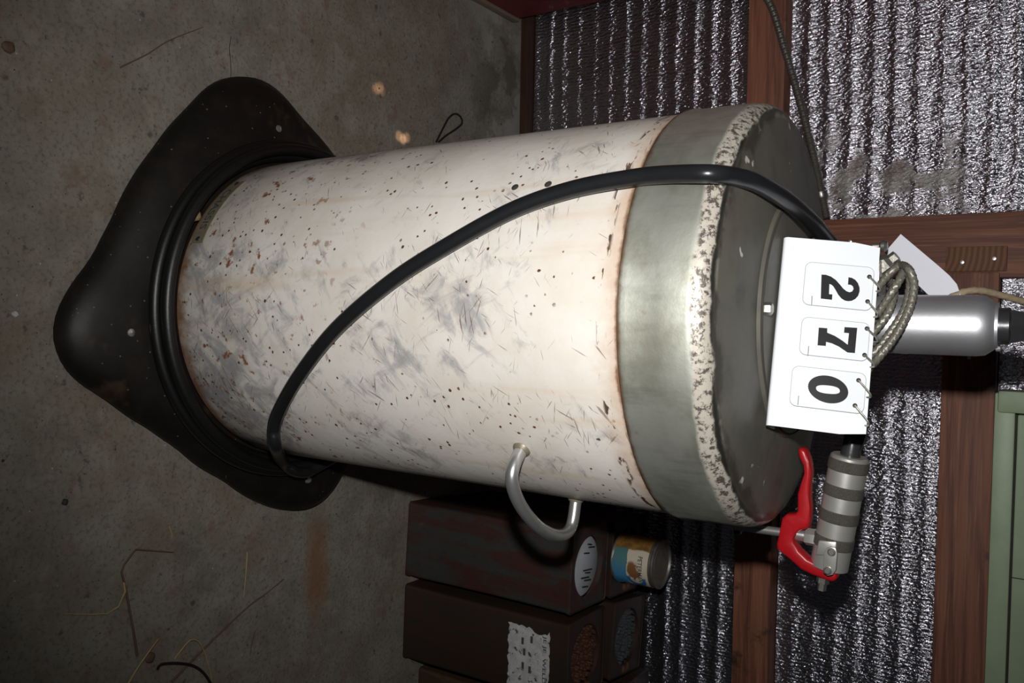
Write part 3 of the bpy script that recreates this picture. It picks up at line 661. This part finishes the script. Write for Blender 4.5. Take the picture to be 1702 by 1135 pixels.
# ------------------------------------------------------------------ welding rod tins
TH = .355
def rod_tin(label, x, y, rot, mat, content, w=.139, d=.132, h=TH, group='rusty rod tins by the wall'):
    t = thing('rod_tin', label, 'tin', (x, y, 0), math.radians(rot), group)
    # bowed sheet metal walls with a folded foot
    vs_, fs = [], []; n = 0; prof = [(1.02, 0), (1.02, .006), (1.0, .010), (.988, h*.3), (.984, h*.55), (.99, h*.85), (1.0, h-.008), (1.015, h-.004), (1.015, h), (1.0, h+.001)]
    for s, z in prof:
        lp = rrect(w*s, d*s, .006, 3); n = len(lp); vs_ += [V((a, b, z)) for a, b in lp]
    for j in range(len(prof)-1):
        for k in range(n): fs.append((j*n+k, j*n+(k+1) % n, (j+1)*n+(k+1) % n, (j+1)*n+k))
    fs.append(tuple(range(n))); mk('shell', (vs_, fs), mat, t, smooth=40)
    hole = .051; outer = []; inner = []
    for k in range(48):
        g = 2*math.pi*k/48; ca_, sa_ = math.cos(g), math.sin(g); q = min(w/2/max(abs(ca_), 1e-6), d/2/max(abs(sa_), 1e-6)); q = min(q, math.hypot(w, d)/2-.003)
        outer.append((q*ca_, q*sa_)); inner.append((hole*ca_*1.04, hole*sa_))
    o = list(outer); g1 = ringplate(outer, inner, h-.0015); k = len(g1[0])//2
    low = [V((v.x, v.y, h-.008)) for v in g1[0][k:]]; g1 = (g1[0]+low, g1[1]+[(k+i, k+(i+1) % k, 2*k+(i+1) % k, 2*k+i) for i in range(k)])
    mk('top_plate', g1, mat, t, smooth=40)
    if content == 'liner':
        mk('liner', lathe([(.0535, h-.05), (.0535, h-.013), (.050, h-.011), (.0001, h-.009)], seg=40), 'liner', t)
        for rx, ry, ln in ((-.036, .006, .012), (-.030, .010, .020), (-.022, -.006, .017), (.008, -.006, .030), (.013, .002, .016), (.020, -.012, .026), (.026, .0, .022), (.036, -.006, .018)):
            mk('rod', sweep([V((rx, ry, h-.0085)), V((rx+.002, ry+ln, h-.0080))], .0013, 8), 'darkrod', t)
    else:
        gs = []; rr = .0031; i = 0
        for a in range(-9, 10):
            for b in range(-9, 10):
                px_, py_ = (a+.5*(b % 2))*rr*2.05, b*rr*1.78
                if math.hypot(px_, py_) < .052:
                    i += 1; z = h-.005-random.random()*.012; lx, ly = random.uniform(-.002, .002), random.uniform(-.002, .002)
                    gs.append(sweep([V((px_, py_, z-.10)), V((px_+lx, py_+ly, z))], rr*.95, 7))
        bo = mk('rod_bundle', join(*gs), content, t); bo['kind'] = 'stuff'
    return t
tA = rod_tin('streaky rust-brown tin with a bright inside, next to the white drum', .436, .392, -4, 'tin', 'liner')
tB = rod_tin('dark brown tin of rusty rods with a torn white label on its front', .590, .386, -2, 'tinb', 'rustrod')
tC = rod_tin('ochre-brown tin beside the tin with the torn white label', .766, .430, -2, 'tinc', 'greyrod')
tD = rod_tin('brown tin against the foil wall carrying the blue-labelled can', .452, .545, -5, 'tinb', 'rustrod')
tE = rod_tin('dark tin packed with grey rods, against the foil wall', .610, .553, -9, 'tinb', 'greyrod')
tF = rod_tin('plain brown tin against the foil wall behind the ochre-brown tin', .775, .585, -3, 'tin', 'greyrod')
# torn label on the front of tin B
lw, lh = .112, .083; lb = []
for k in range(26): lb.append((-lw/2+lw*k/25, -lh/2+random.uniform(-.002, .003)))
for k in range(1, 16): lb.append((lw/2+random.uniform(-.003, .0015), -lh/2+lh*k/16))
for k in range(26): lb.append((lw/2-lw*k/25, lh/2+random.uniform(-.0015, .0015)))
for k in range(1, 16): lb.append((-lw/2+random.uniform(-.001, .003)+(.006 if k < 7 else 0), lh/2-lh*k/16))
LX, LZ, LY = .006, .278, -.0662
lab = mk('label', prism([V((LX+a, LY, LZ+b)) for a, b in lb], V((0, -1, 0)), .0006), 'label', tB, smooth=0)
tg = text_geo('JE JE  WELD ui', .01, (lw*.86, .0085)); mk('lettering', ([V((LX+v.x, LY-.0010, LZ+lh/2-.010+v.y)) for v in tg[0]], tg[1]), 'inklab', lab, smooth=0)
for i, (bx_, bz) in enumerate(((-.03, -.012), (-.012, -.008), (.012, -.010), (.016, .004), (-.036, .006))):
    mk('print_mark', ([V((LX+bx_+a*.006, LY-.0010, LZ+bz+b*.0025)) for a, b in ((-1, -1), (1, -1), (1, 1), (-1, 1))], [(0, 1, 2, 3)]), 'inklab', lab, smooth=0)
# can on tin D
cx, cy, cz, crd, ch = .447, .512, TH+.0012, .0425, .082
ca = thing('paint_can', 'small tin can with torn blue and cream paper label on a rusty tin', 'can', (cx, cy, cz))
mk('shell', lathe([(crd-.002, 0), (crd+.0008, .0008), (crd+.0008, .003), (crd-.0006, .005), (crd-.0006, ch-.006), (crd+.001, ch-.004), (crd+.001, ch), (crd-.001, ch), (crd-.002, ch-.004), (crd-.003, ch-.0045), (.028, ch-.0045), (.027, ch-.0035), (.0001, ch-.0035)], seg=48), 'conduit', ca)
vs_, fs, uv = [], [], []
for j in range(9):
    for i in range(41):
        u, v = i/40, j/8; t = math.radians(-130+260*u); rag = .004*noise.noise(V((u*9, 0, 3))) if j == 0 else 0
        r = crd+.0006+(.004*max(0, noise.noise(V((u*7, v*3, 1)))) if v < .3 and u > .6 else .0003*noise.noise(V((u*20, v*9, 0))))
        vs_.append(V((r*math.sin(t), -r*math.cos(t), .004+rag+(ch-.014)*v))); uv.append((u, v))
for j in range(8):
    for i in range(40): a = j*41+i; fs.append((a, a+1, a+42, a+41))
pl = mk('paper_label', (vs_, fs), 'canlabel', ca, uv=uv)
tg = text_geo('PETERMAN', .01, (.050, .0085)); r = crd+.0013
mk('lettering', ([V((r*math.sin(v.x/r+.12), -r*math.cos(v.x/r+.12), .0575+v.y)) for v in tg[0]], tg[1]), 'inklab', pl, smooth=0)

# ------------------------------------------------------------------ litter on the floor
def stem(name, label, cat, pxs, rad, mat, lift=None, group=None, taper=True, kink=False):
    n = len(pxs); pts = []
    for i, p in enumerate(pxs): pts.append(onz(p, rad*1.0+(lift[i] if lift else .0004)))
    rad *= 1.4
    path = (sum([[pts[i].lerp(pts[i+1], k/5) for k in range(5)] for i in range(n-1)], [])+[pts[-1]]) if kink else smooth_path(pts, .006) if n > 2 else [pts[0].lerp(pts[1], k/6) for k in range(7)]
    m = len(path); rs = [rad*(1-.55*i/(m-1)) if taper else rad for i in range(m)]
    o = mk(name, sweep(path, rs, 7), mat, off=tuple(path[0])); return tag(o, label, cat, group)
stem('dry_stalk', 'kinked brown grass stalk with a hooked end on the concrete', 'stalk', [(228, 1090), (222, 1050), (210, 985), (202, 950), (206, 938), (225, 913), (252, 915), (288, 918)], .0013, 'stalk', [.0, .001, .004, .008, .008, .006, .004, .002], kink=True)
stem('dry_stalk', 'thin pale bent grass stalk crossing the kinked brown one', 'stalk', [(204, 955), (208, 983), (197, 1008), (178, 1020), (150, 1021), (106, 1020)], .0010, 'straw', [.006, .007, .003, .002, .001, .001], kink=True)
stem('dry_stalk', 'long straight dark stalk lying across the concrete floor', 'stalk', [(285, 1133), (335, 1082), (375, 1043), (415, 1006), (440, 988), (472, 962)], .0013, 'stalk')
stem('grass_straw', 'stiff yellow straw propped on the tangle of dark wire', 'straw', [(205, 1150), (230, 1108), (263, 1062)], .0012, 'straw', [.001, .006, .012])
stem('grass_straw', 'short thin yellow straw lying in open concrete', 'straw', [(411, 918), (409, 950), (405, 992)], .0007, 'straw')
stem('grass_straw', 'tiny yellow straw fragment on the concrete', 'straw', [(281, 874), (285, 885), (286, 895)], .0007, 'straw')
stem('grass_straw', 'faint brown straw scrap near the long dark stalk', 'straw', [(424, 1048), (418, 1072), (416, 1092)], .0007, 'stalk')
stem('grass_straw', 'pale folded straw above the loop of dark wire', 'straw', [(290, 1095), (300, 1082), (316, 1064), (330, 1066), (342, 1090), (353, 1132)], .0009, 'straw', [.001, .004, .008, .008, .004, .001])
stem('grass_straw', 'long faint reddish straw lying flat beyond the black base lobe', 'straw', [(200, 112), (245, 90), (282, 67), (338, 45)], .0007, 'stalk')
stem('dark_wire', 'curl of thin black wire among straws on the floor', 'wire', [(262, 1112), (268, 1104), (295, 1102), (320, 1106), (338, 1118), (352, 1140), (360, 1165)], .0014, 'wire', [.001, .004, .006, .006, .005, .003, .001], taper=False)
stem('wire_loop', 'teardrop loop of dark wire on the floor behind the drum', 'wire', [(725, 236), (736, 214), (746, 196), (757, 189), (766, 195), (768, 205), (757, 215), (742, 225), (729, 236)], .0014, 'wire', taper=False)
def lump(c, r, flat, seed):
    bm = bmesh.new(); bmesh.ops.create_icosphere(bm, subdivisions=2, radius=1)
    for v in bm.verts:
        k = 1+.35*noise.noise(v.co*1.7+V((seed, 0, 0))); v.co = V((v.co.x*r*k, v.co.y*r*k, max(v.co.z, -.6)*r*flat*k))
    z = min(v.co.z for v in bm.verts)
    for v in bm.verts: v.co += V(c)-V((0, 0, z))
    bm.verts.index_update(); g = ([v.co.copy() for v in bm.verts], [tuple(v.index for v in f.verts) for f in bm.faces]); bm.free(); return g
def chip(label, px, r, flat, mat, seed, cat='pebble', name='pebble', z=0.0):
    c = onz(px, z); return tag(mk(name, lump(c, r, flat, seed), mat, off=tuple(c), smooth=60), label, cat)
chip('dark lump of dirt on the bare concrete far from the base', (13, 78), .0075, .28, 'stalk', 3, 'dirt', 'dirt_clod')
chip('dirt knot in the tangle of straw and black wire', (248, 1093), .0075, .35, 'stalk', 9, 'dirt', 'dirt_clod')
chip('small black crumb near the base front corner', (107, 834), .004, .6, 'grit', 5)
chip('tiny white paint chip in front of the black base', (25, 522), .004, .3, 'label', 6, 'paint chip', 'paint_chip')
chip('crumbly yellow lump of dried grease between drum and hose coil', (318, 357), .010, .7, 'clump', 8, 'grease', 'grease_lump', .068)
gs = []
for i in range(260):
    x, y = random.uniform(-.7, .75), random.uniform(-.75, .62)
    if math.hypot(x, y) < .37 or (x > .34 and y > .28) or x < -.6: continue
    gs.append(lump(V((x, y, 0)), random.choice((.0007, .0009, .0012, .0018)), .5, i))
gr = mk('floor_grit', join(*gs), 'grit'); tag(gr, 'scattered dark grit and crumbs over the concrete floor', 'grit'); gr['kind'] = 'stuff'

# sun leaking through nail holes in the wall, landing on the concrete
for px, pw_, sz in (((625, 147), 60, .55), ((632, 145), 45, .45), ((634, 151), 30, .4), ((663, 226), 70, .6), ((670, 231), 110, .8), ((676, 229), 60, .6)):
    p = onz(px, 0); s = V((p.x-.30, .650, 1.25))
    l = bpy.data.lights.new('sun_leak', 'SPOT'); l.energy = pw_; l.color = (1, .60, .36); l.spot_size = math.radians(sz); l.spot_blend = .9; l.shadow_soft_size = .002
    lo = bpy.data.objects.new('sun_leak', l); COL.objects.link(lo); lo.location = s; lo.rotation_euler = (p-s).to_track_quat('-Z', 'Y').to_euler()
